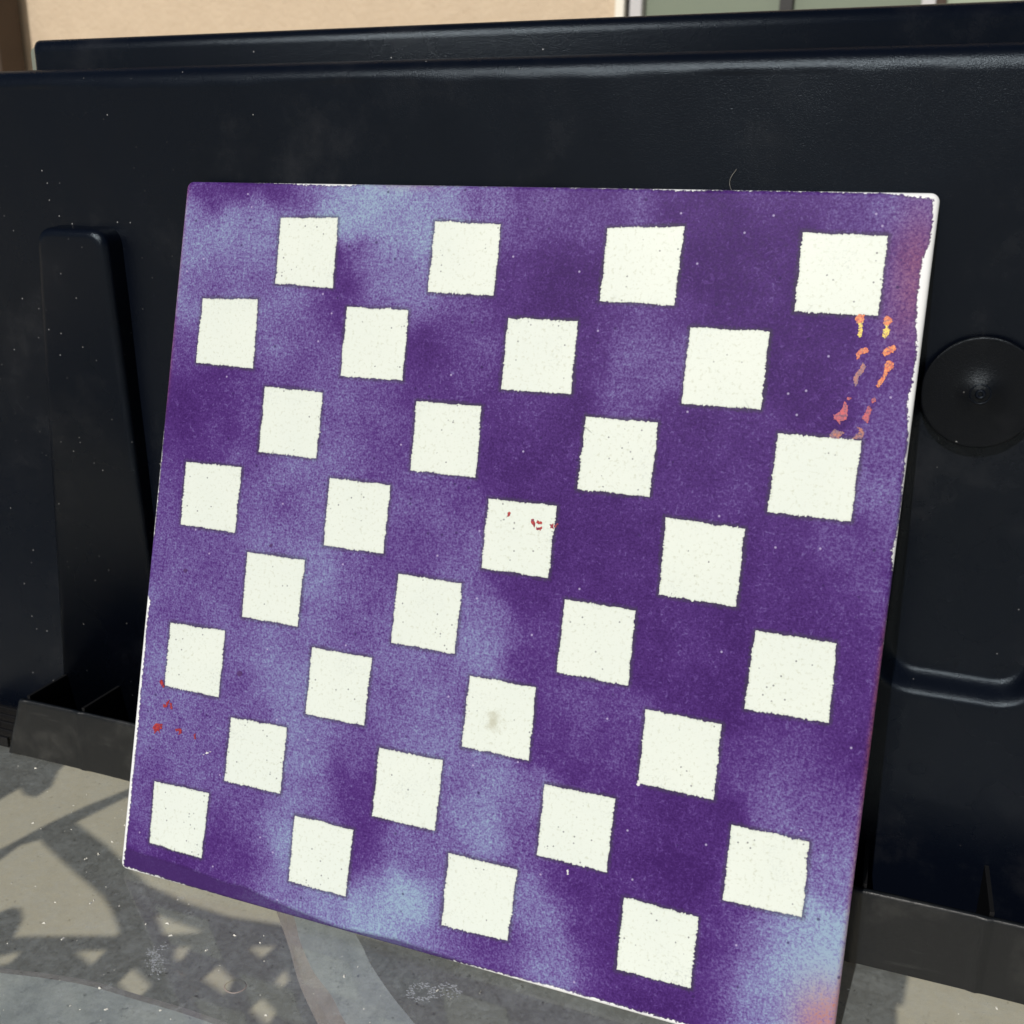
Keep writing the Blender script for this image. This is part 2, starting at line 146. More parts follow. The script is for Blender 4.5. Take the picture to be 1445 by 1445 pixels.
def mat_plastic(name, base, rough, grain=.25, dust=0.0, scuff=0.0, rgh_var=.1, spec=.2):
    m = M(name)
    col = m.mix(m.noise(9, 4), tuple(c * .8 for c in base[:3]) + (1,), tuple(c * 1.25 for c in base[:3]) + (1,))
    if scuff:
        st = m.n.new('ShaderNodeMapping'); st.inputs['Scale'].default_value = (18, 18, 160); st.inputs['Rotation'].default_value = (0, .05, 0)
        m.lk(m.tc.outputs['Object'], st.inputs['Vector'])
        sc = m.step(m.noise(1, 6, .7, st.outputs[0]), .60, .70)
        col = m.mix(m.math('MULTIPLY', sc, .35 * scuff), col, (.11, .11, .11, 1))
        pa = m.step(m.noise(38, 8, .65), .50, .72)
        col = m.mix(m.math('MULTIPLY', pa, .5 * scuff), col, (.085, .085, .082, 1))
    if dust:
        v = m.voro(420); sp = m.step(v.outputs['Distance'], .17, .05)
        rn = m.n.new('ShaderNodeSeparateColor'); m.lk(v.outputs['Color'], rn.inputs[0])
        sx = m.n.new('ShaderNodeSeparateXYZ'); m.lk(m.tc.outputs['Object'], sx.inputs[0])
        where = m.math('ADD', m.math('MULTIPLY', m.step(sx.outputs['X'], -.05, -.28), .08), .012)
        on = m.math('LESS_THAN', rn.outputs[0], where)
        col = m.mix(m.math('MULTIPLY', m.math('MULTIPLY', sp, on), m.math('MULTIPLY', rn.outputs[1], dust)), col, (.5, .5, .5, 1))
        film = m.step(m.noise(14, 8, .7), .5, .75)
        col = m.mix(m.math('MULTIPLY', film, .05 * dust), col, (.25, .25, .26, 1))
    r = m.math('ADD', m.math('MULTIPLY', m.noise(22, 5), rgh_var), rough - rgh_var / 2)
    m.set(Base_Color=col, Roughness=r)
    h = m.math('ADD', m.noise(2600, 2, .6), m.math('MULTIPLY', m.noise(1500, 2), .4))
    m.bump(h, grain, .0004); m.b.inputs['Specular IOR Level'].default_value = spec
    return m.m

MAT = {}
MAT['panel'] = mat_plastic('black_moulded_plastic', (.0018, .0029, .0066, 1), .27, .30, dust=.9, spec=.25)
MAT['panel'].node_tree.nodes['Principled BSDF'].inputs['Specular Tint'].default_value = (.72, .86, 1, 1)
MAT['disc'] = mat_plastic('dull_black_plastic', (.0016, .0020, .0034, 1), .31, .34, dust=.6, spec=.2)
MAT['disc'].node_tree.nodes['Principled BSDF'].inputs['Specular Tint'].default_value = (.8, .9, 1, 1)
MAT['lip'] = mat_plastic('weathered_black_plastic', (.0050, .0064, .0085, 1), .34, .3, dust=0, scuff=.5, rgh_var=.16, spec=.42)
MAT['divider'] = mat_plastic('thin_black_plastic', (.008, .008, .009, 1), .5, .2)
MAT['pale'] = mat_plastic('pale_grey_plastic', (.22, .24, .2, 1), .5, .2)

def mat_board():
    m = M('sprayed_purple_paint')
    obj = m.tc.outputs['Object']
    g1 = m.noise(1150, 3, .7); g2 = m.noise(520, 3, .6); g3 = m.noise(75, 5, .6); g4 = m.noise(28, 3, .5)
    grain = m.math('ADD', m.math('MULTIPLY', m.math('SUBTRACT', g1, .5), 1.55), m.math('MULTIPLY', m.math('SUBTRACT', g2, .5), .75))
    t = m.math('ADD', m.attr('tone'), m.math('MULTIPLY', m.math('SUBTRACT', g3, .5), .42))
    t = m.math('ADD', t, m.math('MULTIPLY', m.math('SUBTRACT', g4, .5), .22))
    amp = m.math('ADD', .50, m.math('MULTIPLY', m.step(t, .05, .5), .42))
    tt = m.math('ADD', t, m.math('MULTIPLY', grain, amp), clamp=True)
    worm = m.step(m.noise(430, 3, .6, dist=1.6), .54, .68)
    tt = m.math('ADD', tt, m.math('MULTIPLY', m.math('MULTIPLY', worm, .20), m.math('SUBTRACT', 1, m.step(t, .1, .6))), clamp=True)
    k = .88
    S_ = lambda r, g, b: tuple(min(1, c * k) for c in srgb(r, g, b)[:3]) + (1,)
    col = m.ramp(tt, [(0, S_(60, 26, 98)), (.25, S_(82, 48, 125)), (.5, S_(110, 91, 155)), (.75, S_(130, 133, 182)), (1, S_(150, 175, 200))])
    # pinkish overspray at two places
    pk = m.math('MULTIPLY', m.attr('pink'), m.math('ADD', .55, m.math('MULTIPLY', grain, 1.3)), clamp=True)
    col = m.mix(pk, col, srgb(176, 106, 92))
    # darker band of overspray along the bottom edge
    sn = m.math('ADD', m.attr('strip'), m.math('MULTIPLY', m.math('SUBTRACT', g2, .5), 1.0))
    stp = m.math('MULTIPLY', m.step(sn, 0.1, 1.0), .78)
    col = m.mix(stp, col, srgb(58, 34, 90))
    ln = m.math('MULTIPLY', m.step(sn, -.6, .1), m.step(sn, 1.3, .5))
    col = m.mix(m.math('MULTIPLY', ln, .3), col, srgb(38, 20, 62))
    # grey-green bare rim round each masked square
    hn = m.math('ADD', m.attr('halo'), m.math('MULTIPLY', m.math('SUBTRACT', g1, .5), 2.6))
    hn = m.math('ADD', hn, m.math('MULTIPLY', m.math('SUBTRACT', g3, .5), 1.8))
    col = m.mix(m.math('MULTIPLY', m.step(hn, 1.9, .1), .62), col, srgb(58, 57, 66))
    # tiny pits, sparks and drops
    v = m.voro(330); rn = m.n.new('ShaderNodeSeparateColor'); m.lk(v.outputs['Color'], rn.inputs[0])
    dot = m.step(v.outputs['Distance'], .26, .12)
    dk = m.math('MULTIPLY', dot, m.math('LESS_THAN', rn.outputs[0], .045))
    col = m.mix(m.math('MULTIPLY', dk, .7), col, srgb(44, 24, 78))
    lt = m.math('MULTIPLY', m.step(v.outputs['Distance'], .2, .06), m.math('GREATER_THAN', rn.outputs[1], .991))
    col = m.mix(m.math('MULTIPLY', lt, .6), col, srgb(190, 180, 220))
    # worn edges show the white glaze
    wn = m.math('ADD', m.attr('wear'), m.math('MULTIPLY', m.math('SUBTRACT', m.noise(900, 4, .75), .5), 3.6))
    wn = m.math('ADD', wn, m.math('MULTIPLY', m.math('SUBTRACT', m.noise(170, 3, .6), .5), 1.6))
    wm = m.step(wn, -.05, .2)
    edge = m.math('MULTIPLY', m.step(wn, -.9, -.25), m.math('SUBTRACT', 1, wm))
    col = m.mix(m.math('MULTIPLY', edge, .45), col, srgb(70, 62, 84))
    col = m.mix(wm, col, (.80, .82, .84, 1))
    rough = m.math('ADD', .40, m.math('MULTIPLY', g2, .2))
    m.set(Base_Color=col, Roughness=m.mix(wm, rough, (.2, .2, .2, 1)))
    h = m.math('ADD', m.math('MULTIPLY', g1, .7), m.math('MULTIPLY', wm, -.6))
    m.b.inputs['Specular IOR Level'].default_value = .10
    m.bump(h, .3, .0003)
    return m.m
MAT['board'] = mat_board()

STAIN = (0.0154, 0, 0.0981)
def mat_white():
    m = M('white_glaze')
    g = m.noise(700, 3, .6); l = m.noise(30, 3, .5)
    col = m.mix(l, (.665, .725, .685, 1), (.74, .785, .725, 1))
    col = m.mix(m.step(g, .52, .75), col, (.58, .62, .54, 1))
    v = m.voro(900); rn = m.n.new('ShaderNodeSeparateColor'); m.lk(v.outputs['Color'], rn.inputs[0])
    cl = m.step(m.noise(48, 4, .6), .42, .66)
    on = m.math('LESS_THAN', rn.outputs[0], m.math('MULTIPLY', cl, .11))
    sp = m.math('MULTIPLY', m.step(v.outputs['Distance'], .42, .18), on)
    col = m.mix(m.math('MULTIPLY', sp, m.math('MULTIPLY', rn.outputs[1], .85)), col, srgb(92, 92, 100))
    thin = m.math('MULTIPLY', m.step(m.noise(1000, 3, .7), .50, .66), m.step(m.noise(33, 3, .6), .50, .70))
    col = m.mix(m.math('MULTIPLY', thin, .42), col, (.40, .45, .44, 1))
    ds = m.n.new('ShaderNodeVectorMath'); ds.operation = 'DISTANCE'; m.lk(m.tc.outputs['Object'], ds.inputs[0]); ds.inputs[1].default_value = STAIN
    sm = m.math('MULTIPLY', m.step(m.math('ADD', ds.outputs['Value'], m.math('MULTIPLY', m.math('SUBTRACT', m.noise(260, 4, .7), .5), .012)), .0052, .0005), .42)
    col = m.mix(sm, col, srgb(140, 130, 84))
    en = m.math('ADD', m.attr('inset'), m.math('MULTIPLY', m.math('SUBTRACT', g, .5), 1.6))
    col = m.mix(m.math('MULTIPLY', m.step(en, .75, 0), .32), col, (.40, .42, .40, 1))
    m.set(Base_Color=col, Roughness=.42); m.b.inputs['Specular IOR Level'].default_value = .22; m.bump(g, .12, .0002)
    return m.m
MAT['white'] = mat_white()
def mat_fleck(name, a, b, sc=900, mixp=.75):
    m = M(name); c_ = m.mix(m.step(m.noise(sc, 3, .7), .35, .65), a, b); m.set(Base_Color=m.mix(m.math('MULTIPLY', m.step(m.noise(1300, 3, .8), .50, .60), mixp), c_, srgb(62, 36, 84)), Roughness=.45); return m.m
MAT['orange_paint_fleck'] = mat_fleck('orange_paint', srgb(200, 74, 40), srgb(225, 140, 66))
MAT['yellow_paint_fleck'] = mat_fleck('yellow_paint', srgb(226, 176, 60), srgb(222, 214, 90))
MAT['brown_paint_fleck'] = mat_fleck('brown_paint', srgb(180, 104, 80), srgb(112, 84, 112))
MAT['pink_paint_fleck'] = mat_fleck('pink_paint', srgb(196, 70, 80), srgb(150, 66, 92))
MAT['red_ink_mark'] = mat_fleck('red_ink', srgb(150, 22, 26), srgb(180, 54, 48))
MAT['purple_paint_drop'] = mat_fleck('dark_purple_paint', srgb(66, 30, 96), srgb(76, 40, 110))
MAT['white_chip_glint'] = mat_fleck('white_chip_glint', (.7, .7, .72, 1), (.76, .76, .76, 1), 900, .2)  # real chips, the painted glint and the tile back

def mat_glass():
    m = M('dusty_glass'); n = m.n
    tr = n.new('ShaderNodeBsdfTransparent'); tr.inputs[0].default_value = (.955, .97, .96, 1)
    gl = n.new('ShaderNodeBsdfGlossy'); gl.inputs['Roughness'].default_value = .06; gl.inputs[0].default_value = (1, 1, 1, 1)
    fr = n.new('ShaderNodeFresnel'); fr.inputs[0].default_value = 1.5
    mx = n.new('ShaderNodeMixShader'); ge = n.new('ShaderNodeNewGeometry'); front = m.math('SUBTRACT', 1, ge.outputs['Backfacing']); m.lk(m.math('MULTIPLY', fr.outputs[0], front), mx.inputs[0]); m.lk(tr.outputs[0], mx.inputs[1]); m.lk(gl.outputs[0], mx.inputs[2])
    df = n.new('ShaderNodeBsdfDiffuse')
    st = n.new('ShaderNodeMapping'); st.inputs['Scale'].default_value = (60, 320, 1); st.inputs['Rotation'].default_value = (0, 0, .5)
    m.lk(m.tc.outputs['Object'], st.inputs['Vector'])
    big = m.noise(16, 6, .6); fine = m.noise(420, 4, .7); mid = m.noise(85, 6, .7, dist=.6)
    streak = m.step(m.noise(1, 5, .7, st.outputs[0]), .57, .72)
    specks = m.step(m.noise(150, 5, .75), .60, .70)
    dark = m.step(m.noise(380, 4, .7), .62, .69)
    dcol = m.mix(big, (.42, .47, .49, 1), (.54, .58, .58, 1))
    dcol = m.mix(m.math('MULTIPLY', dark, .8), dcol, (.03, .03, .035, 1))
    m.lk(dcol, df.inputs[0])
    d = m.math('ADD', DUST0, m.math('MULTIPLY', m.step(mid, .35, .75), .12))
    d = m.math('ADD', d, m.math('MULTIPLY', m.math('SUBTRACT', fine, .5), .34))
    d = m.math('ADD', d, m.math('MULTIPLY', specks, .14))
    d = m.math('ADD', d, m.math('MULTIPLY', streak, .07))
    d = m.math('ADD', d, m.math('MULTIPLY', dark, .12), clamp=True)
    m2 = n.new('ShaderNodeMixShader'); m.lk(m.math('MULTIPLY', d, front), m2.inputs[0]); m.lk(mx.outputs[0], m2.inputs[1]); m.lk(df.outputs[0], m2.inputs[2])
    m.lk(m2.outputs[0], m.o.inputs['Surface'])
    return m.m
DUST0 = .20
MAT['glass'] = mat_glass()

def mat_band():
    m = M('oxidised_grey_metal')
    a = m.noise(45, 7, .7); b = m.noise(600, 4, .7); c = m.noise(150, 5, .6)
    col = m.ramp(a, [(.3, (.22, .24, .26, 1)), (.5, (.42, .44, .44, 1)), (.72, (.62, .62, .59, 1))])
    col = m.mix(m.math('MULTIPLY', m.step(b, .45, .7), .5), col, (.33, .33, .31, 1))
    col = m.mix(m.math('MULTIPLY', m.step(c, .58, .7), .45), col, (.06, .07, .09, 1))
    m.set(Base_Color=col, Roughness=.55, Metallic=.15); m.bump(b, .3, .0004)
    return m.m
MAT['band'] = mat_band()
def mat_edge():
    m = M('worn_brown_edge')
    col = m.mix(m.noise(300, 5, .7), (.17, .14, .13, 1), (.38, .31, .28, 1))
    m.set(Base_Color=col, Roughness=.6); m.bump(m.noise(500, 4), .3, .0004); return m.m
MAT['edge'] = mat_edge()
def mat_simple(name, a, b, sc, rough=.7, bs=.3, bd=.002, bsc=None):
    m = M(name); m.set(Base_Color=m.mix(m.noise(sc, 6, .6), a, b), Roughness=rough)
    m.bump(m.noise(bsc or sc * 8, 5, .6), bs, bd); return m.m
MAT['ground'] = mat_simple('beige_concrete', (.76, .66, .50, 1), (.85, .75, .59, 1), 6, .8, .2, .002, 120)
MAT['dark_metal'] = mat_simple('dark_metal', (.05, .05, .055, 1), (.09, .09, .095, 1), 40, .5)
MAT['stucco'] = mat_simple('beige_stucco', (.53, .42, .305, 1), (.68, .56, .42, 1), 14, .85, .6, .01, 60)
MAT['trim'] = mat_simple('cream_trim', (.78, .76, .68, 1), (.84, .82, .74, 1), 5, .6)
MAT['frame'] = mat_simple('grey_frame', (.50, .50, .52, 1), (.56, .56, .58, 1), 5, .5)
MAT['pane'] = mat_simple('grey_green_pane', (.165, .20, .155, 1), (.21, .25, .19, 1), 3, .35, .02)
MAT['pane2'] = mat_simple('pale_green_pane', (.30, .36, .27, 1), (.36, .42, .32, 1), 3, .4, .02)
MAT['black'] = mat_simple('black_strip', (.012, .012, .014, 1), (.02, .02, .022, 1), 5, .5)
MAT['deep_brown'] = mat_simple('deep_brown_matte', (.045, .028, .018, 1), (.07, .045, .03, 1), 12, .7)  # dark brown of the wall shadow slab and one door strip
MAT['crumb'] = mat_simple('pale_crumb', (.62, .60, .52, 1), (.85, .84, .78, 1), 200, .8)
MAT['smudge'] = mat_simple('grey_smudge', (.26, .28, .30, 1), (.42, .44, .46, 1), 400, .8)
MAT['hair'] = mat_simple('pale_hair', (.30, .28, .24, 1), (.4, .38, .34, 1), 50, .4)

# ---------------------------------------------------------------- ground and background
GZ = -.45
tag(mesh('ground', [(-60, -60, GZ), (60, -60, GZ), (60, 60, GZ), (-60, 60, GZ)], [(0, 1, 2, 3)], MAT['ground']), kind='structure')
wl = empty('stucco_wall', (0, 2.5, GZ)); tag(wl, 'sunlit beige stucco house wall behind the black plastic panel', 'wall')
def wbox(n, x0, x1, y0, y1, z0, z1, m, p, **k): return box(n, x0 - p.location.x, x1 - p.location.x, y0 - p.location.y, y1 - p.location.y, z0 - p.location.z, z1 - p.location.z, m, p, **k)
wbox('wall_face', -7, -.613, 2.5, 2.72, GZ, 2.6, MAT['stucco'], wl)
wbox('wall_face', -.613, 6, 2.62, 2.74, GZ, 2.6, MAT['stucco'], wl)
dr = empty('patio_door', (.5, 2.5, GZ)); tag(dr, 'grey green patio door in a pale frame right of the beige wall', 'door')
wbox('door_trim', -.612, -.588, 2.47, 2.60, GZ, 1.7, MAT['trim'], dr, bev=.003)
wbox('seal_strip', -.5875, -.577, 2.50, 2.60, GZ, 1.7, MAT['black'], dr)
wbox('door_frame', -.5765, -.545, 2.48, 2.60, GZ, 1.7, MAT['frame'], dr, bev=.003)
wbox('door_pane', -.5445, -.206, 2.515, 2.53, GZ, 1.7, MAT['pane'], dr)
wbox('mullion', -.2055, -.175, 2.49, 2.56, GZ, 1.7, MAT['black'], dr)
wbox('door_pane', -.1745, .118, 2.515, 2.53, GZ, 1.7, MAT['pane'], dr)
wbox('door_frame', .1185, .150, 2.48, 2.56, GZ, 1.7, MAT['frame'], dr, bev=.003)
wbox('seal_strip', .1505, .172, 2.49, 2.56, GZ, 1.7, MAT['deep_brown'], dr)
wbox('door_pane', .1725, 1.6, 2.515, 2.53, GZ, 1.7, MAT['pane2'], dr)
ps = box('wall_shadow_slab', -.19, .19, -.05, .05, 0, 3.0, MAT['deep_brown'], None, bev=.006)  # dark slab added where the wall lies in shadow
ps.location = (-2.735, 2.43, GZ); tag(ps, 'wide dark brown slab standing in for the shadow at the left end of the stucco wall', 'shadow slab')

# ---------------------------------------------------------------- patio table
tb = empty('patio_table', (0, 0, GZ))
tag(tb, 'low patio table with dusty glass top and grey metal bands under the glass', 'table')
TOPZ = -.0021
g_ = box('glass_top', -1.3, .85, -.62, .80, TOPZ - .006, TOPZ, MAT['glass'], None, bev=.0)
g_.parent = tb; g_.location = (0, 0, -GZ)
def onz(o): o.parent = tb; o.location = (0, 0, -GZ); return o
RZ0, RZ1 = -.045, -.0085
onz(box('rim', -1.32, .87, -.64, -.60, RZ0, RZ1, MAT['dark_metal'], bev=.003))
onz(box('rim', -1.32, .87, .78, .82, RZ0, RZ1, MAT['dark_metal'], bev=.003))
onz(box('rim', -1.32, -1.28, -.598, .778, RZ0, RZ1, MAT['dark_metal'], bev=.003))
onz(box('rim', .83, .87, -.598, .778, RZ0, RZ1, MAT['dark_metal'], bev=.003))
for x in (-1.3, .85):
    for y in (-.62, .8):
        onz(box('leg', x - .018, x + .018, y - .018, y + .018, GZ, RZ0 - .0005, MAT['dark_metal'], bev=.003))
onz(box('rear_light_block', -1.27, .82, .770, .776, GZ + .01, RZ0 - .001, MAT['dark_metal']))  # unseen sheet added to keep wall bounce off the ground
onz(box('side_light_block', -1.276, -1.270, -.4, .776, GZ + .01, RZ0 - .001, MAT['dark_metal']))  # unseen sheet added against stray light from the left
onz(box('rear_sky_block', -1.26, .82, .16, .765, -.0155, -.0125, MAT['dark_metal']))  # unseen sheet added to block skylight behind the panel
onz(box('front_sky_block', -1.26, .82, -.595, -.385, -.0155, -.0125, MAT['dark_metal']))  # unseen sheet added to hold front sky off the shaded ground
def plate(name, outline, holes, z0, th, mat):
    cu = bpy.data.curves.new(name, 'CURVE'); cu.dimensions = '2D'; cu.fill_mode = 'BOTH'; cu.extrude = th / 2
    for pts in [outline] + holes:
        s = cu.splines.new('POLY'); s.points.add(len(pts) - 1)
        for k, (x, y) in enumerate(pts): s.points[k].co = (x, y, 0, 1)
        s.use_cyclic_u = True
    co = bpy.data.objects.new(name, cu); C.objects.link(co)
    me = bpy.data.meshes.new_from_object(co.evaluated_get(bpy.context.evaluated_depsgraph_get()))
    bpy.data.objects.remove(co); me.materials.clear(); me.materials.append(mat)
    for v in me.vertices: v.co.z += z0
    o = bpy.data.objects.new(name, me); C.objects.link(o); return onz(o)
def smooth_poly(p, n=4):
    out = []
    N = len(p)
    for i in range(N):
        a, b, c, d = [Vector(p[(i + k) % N]) for k in (-1, 0, 1, 2)]
        for j in range(n):
            t = j / n
            out.append(tuple(.5 * ((2 * b) + (c - a) * t + (2 * a - 5 * b + 4 * c - d) * t * t + (3 * b - a - 3 * c + d) * t ** 3)))
    return out
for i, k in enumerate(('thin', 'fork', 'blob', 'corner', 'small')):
    plate('shadow_plate', SHADOW[k], [], -.021 - .0047 * i, .004, MAT['dark_metal'])  # unseen plates added under the glass to cast the ground shadows
plate('lattice_shadow_plate', SHADOW['lattice'], HOLES, -.0165, .004, MAT['dark_metal'])  # unseen pierced plate, shaped for the diamond pattern in the ground shadow

def strip_mesh(name, left, right, z0, z1, mat, n=10):
    def res(p, cnt):
        P = [Vector(q) for q in p]; out = []
        for i in range(len(P) - 1):
            a = P[max(i - 1, 0)]; b = P[i]; c = P[i + 1]; d = P[min(i + 2, len(P) - 1)]
            for j in range(n):
                t = j / n
                out.append(.5 * ((2 * b) + (c - a) * t + (2 * a - 5 * b + 4 * c - d) * t * t + (3 * b - a - 3 * c + d) * t ** 3))
        out.append(P[-1])
        idx = [int(round(k * (len(out) - 1) / (cnt - 1))) for k in range(cnt)]
        return [out[k] for k in idx]
    N = 40; A = res(left, N); B_ = res(right, N)
    v = []; f = []
    for a, b in zip(A, B_):
        v += [(a.x, a.y, z1[0]), (b.x, b.y, z1[1]), (b.x, b.y, z0), (a.x, a.y, z0)]
    for i in range(N - 1):
        q = i * 4
        for k in range(4):
            f.append((q + k, q + (k + 1) % 4, q + 4 + (k + 1) % 4, q + 4 + k))
    f += [(3, 2, 1, 0), (4 * N - 4, 4 * N - 3, 4 * N - 2, 4 * N - 1)]
    return onz(mesh(name, v, f, mat))
zt = -.0088
off = [(a[0] + .001, a[1] - .0035) for a in BAND1]
far = [(x - .03 + .0 * i, y - .060 - .008 * i) for i, (x, y) in enumerate(BAND1)]
strip_mesh('curved_band', off, far, -.024, (zt, zt), MAT['band'])
strip_mesh('band_edge', BAND1, off, -.024, (zt - .0012, zt), MAT['edge'])
strip_mesh('curved_band', B2I, B2R, -.024, (zt, zt), MAT['band'])
strip_mesh('band_edge', B2L, B2I, -.024, (zt - .003, zt), MAT['edge'])

# ---------------------------------------------------------------- black panel
PY = .0912
pn = empty('plastic_panel', (0, PY, 0)); tag(pn, 'upright black moulded plastic panel standing on the glass table behind the board', 'panel')
dens = np.arange(-.300, .2401, .00115)
xs = np.concatenate([np.linspace(-.75, -.31, 12), dens, np.linspace(.25, .65, 10)])
zs = np.arange(0, .3326, .00115)
X, Z = np.meshgrid(xs, zs)
H = np.zeros_like(X)
# recess (rounded rectangle, deeper towards its bottom)
cx, cz, hx, hz, rr = .1, .20, .105, .094, .022
# right lobe of the recess
def rrect(x, z, cx, cz, hx, hz, r):
    qx = np.abs(x - cx) - (hx - r); qz = np.abs(z - cz) - (hz - r)
    return np.hypot(np.maximum(qx, 0), np.maximum(qz, 0)) + np.minimum(np.maximum(qx, qz), 0) - r
d1 = rrect(X, Z, .181, .205, .034, .101, .020)
depth = .0085 * sstep(.30, .15, Z)
H += depth * sstep(0, -.0095, d1) 
# round dimple with its ring groove
rc = np.hypot(X - .1745, Z - .2250)
H += .0007 * sstep(.0205, .0180, rc)
 
H += .0004 * np.exp(-((Z - .0760 - .02 * (X + .22)) / .0006) ** 2) * (X > -.238) * (X < -.19)
# slight sink marks and waviness
H += .0003 * np.sin(X * 37 + 1.3) * np.sin(Z * 29 + .5) + .00012 * np.sin(X * 140) * np.cos(Z * 90 + X * 60)
V = np.stack([X, H, Z], -1)
# rounded top edge, top and back
rows = []
R_ = .0085
for a in np.linspace(0, math.pi / 2, 12)[1:]:
    rows.append(np.stack([xs, R_ * (1 - math.cos(a)) + 0 * xs, zs[-1] + R_ * math.sin(a) + 0 * xs], -1))
for yy in (.012, .019): rows.append(np.stack([xs, 0 * xs + yy, 0 * xs + zs[-1] + R_], -1))
rows.append(np.stack([xs, 0 * xs + .0205, 0 * xs + zs[-1] + R_ - .0015], -1))
rows.append(np.stack([xs, 0 * xs + .0205, 0 * xs], -1))
rows.append(np.stack([xs, 0 * xs, 0 * xs], -1))
V = np.concatenate([V, np.array(rows)], 0)
npmesh('front_face', V.reshape(-1, 3), grid_faces(V.shape[0], V.shape[1]), MAT['panel'], pn)
# raised tapering rib on the left
def rib():
    bl, br, tr_, tl = (-.265, 0.0), (-.1885, 0.0), (-.1962, .2725), (-.2370, .2725)
    def outline(ins, r):
        P = [Vector((bl[0] + ins, bl[1])), Vector((br[0] - ins, br[1])), Vector((tr_[0] - ins, tr_[1] - ins)), Vector((tl[0] + ins, tl[1] - ins))]
        out = [P[0], P[1]]
        for k in (2, 3):
            p = P[k]; a = (P[k - 1] - p).normalized(); b = (P[(k + 1) % 4] - p).normalized()
            s = p + a * r; e = p + b * r
            for j in range(9):
                t = j / 8; out.append((1 - t) ** 2 * s + 2 * t * (1 - t) * p + t * t * e)
        return out
    prof = [(0, 0)]
    D = .0115; ri = .0042
    prof.append((.0008, -(D - ri)))
    for a in np.linspace(0, math.pi / 2, 7)[1:]:
        prof.append((.0008 + ri * (1 - math.cos(a)), -(D - ri) - ri * math.sin(a)))
    v = []; f = []
    for ins, y in prof:
        for p in outline(ins, .007 + .3 * (.005 - ins)): v.append((p.x, y * (.25 + .75 * p.y / .2725), p.y))
    n = 20
    for k in range(len(prof) - 1):
        for j in range(n):
            f.append((k * n + j, k * n + (j + 1) % n, (k + 1) * n + (j + 1) % n, (k + 1) * n + j))
    f.append(tuple(range((len(prof) - 1) * n, len(prof) * n)))
    o = mesh('raised_rib', v, f, MAT['panel'], pn, smooth=True)
    bm = bmesh.new(); bm.from_mesh(o.data); bmesh.ops.recalc_face_normals(bm, faces=bm.faces); bm.to_mesh(o.data); bm.free()
    return o
rib()
def dish():
    rs = list(np.linspace(.0004, .0192, 40)) + [.0196, .0199, .0200]; N = 96; v = [(.1745, -.0024, .2250)]; f = []
    for k, r_ in enumerate(rs):
        y = -.0002 - .0022 * math.exp(-(r_ / .0062) ** 2) + (0 if r_ < .0195 else (.00005 if r_ < .0197 else (.0002 if r_ < .01995 else .0015)))
        for i in range(N):
            a = 2 * math.pi * i / N; v.append((.1745 + r_ * math.cos(a), y, .2250 + r_ * math.sin(a)))
    for i in range(N): f.append((0, 1 + i, 1 + (i + 1) % N))
    for k in range(len(rs) - 1):
        for i in range(N): f.append((1 + k * N + i, 1 + (k + 1) * N + i, 1 + (k + 1) * N + (i + 1) % N, 1 + k * N + (i + 1) % N))
    o = mesh('round_disc', v, f, MAT['disc'], pn, smooth=True)
    bm = bmesh.new(); bm.from_mesh(o.data); bmesh.ops.recalc_face_normals(bm, faces=bm.faces)
    if sum(fc.normal.y for fc in bm.faces) > 0: bmesh.ops.reverse_faces(bm, faces=bm.faces)
    bm.to_mesh(o.data); bm.free()
dish()
# little ring and plug at the dimple
def ring(name, R1, r, y, loc, parent, mat):
    v = []; f = []; N = 40; K = 8
    for i in range(N):
        a = 2 * math.pi * i / N
        for k in range(K):
            b = 2 * math.pi * k / K; rr_ = R1 + r * math.cos(b)
            v.append((loc[0] + rr_ * math.cos(a), y + r * math.sin(b), loc[1] + rr_ * math.sin(a)))
    for i in range(N):
        for k in range(K): f.append((i * K + k, i * K + (k + 1) % K, ((i + 1) % N) * K + (k + 1) % K, ((i + 1) % N) * K + k))
    return mesh(name, v, f, mat, parent, smooth=True)
ring('rivet_ring', .0034, .0003, -.0018, (.1745, .2250), pn, MAT['panel'])
ring('rivet_plug', .0012, .0006, -.0023, (.1745, .2250), pn, MAT['panel'])
# rear wall of the panel, a little higher than the front
def rear(name, x0, x1, y0, y1, z0, z1, r, rc_, mat):
    # front silhouette with rounded upper left corner, top edge rounded towards the viewer
    prof = [(0, 0)] + [(r * (1 - math.cos(a)), r * math.sin(a)) for a in np.linspace(0, math.pi / 2, 8)]
    v = []; f = []
    rings = []
    for yy, ins in [(y1, 0)] + [(y0 + r - r * math.sin(a), r - r * math.cos(a)) for a in np.linspace(0, math.pi / 2, 8)]:
        pts = [(x1, z0), (x1, z1 - ins)]
        for j in range(9):
            a = math.pi / 2 + j / 8 * math.pi / 2
            pts.append((x0 + ins + rc_ + rc_ * math.cos(a), z1 - ins - rc_ + rc_ * math.sin(a)))
        pts.append((x0 + ins, z0)); rings.append([(x, yy, z) for x, z in pts])
    n = len(rings[0])
    for R__ in rings: v += R__
    for k in range(len(rings) - 1):
        for j in range(n): f.append((k * n + j, k * n + (j + 1) % n, (k + 1) * n + (j + 1) % n, (k + 1) * n + j))
    f.append(tuple(range((len(rings) - 1) * n, len(rings) * n))); f.append(tuple(range(n))[::-1])
    o = mesh(name, v, f, mat, pn, smooth=True)
    bm = bmesh.new(); bm.from_mesh(o.data); bmesh.ops.recalc_face_normals(bm, faces=bm.faces); bm.to_mesh(o.data); bm.free()
    return o
rear('rear_face', -.2582, .66, .0210, .0440, .001, .3562, .0062, .003, MAT['panel'])
rear('rear_edge_strip', -.2800, -.1, .0445, .0475, .001, .3560, .0012, .003, MAT['pale'])

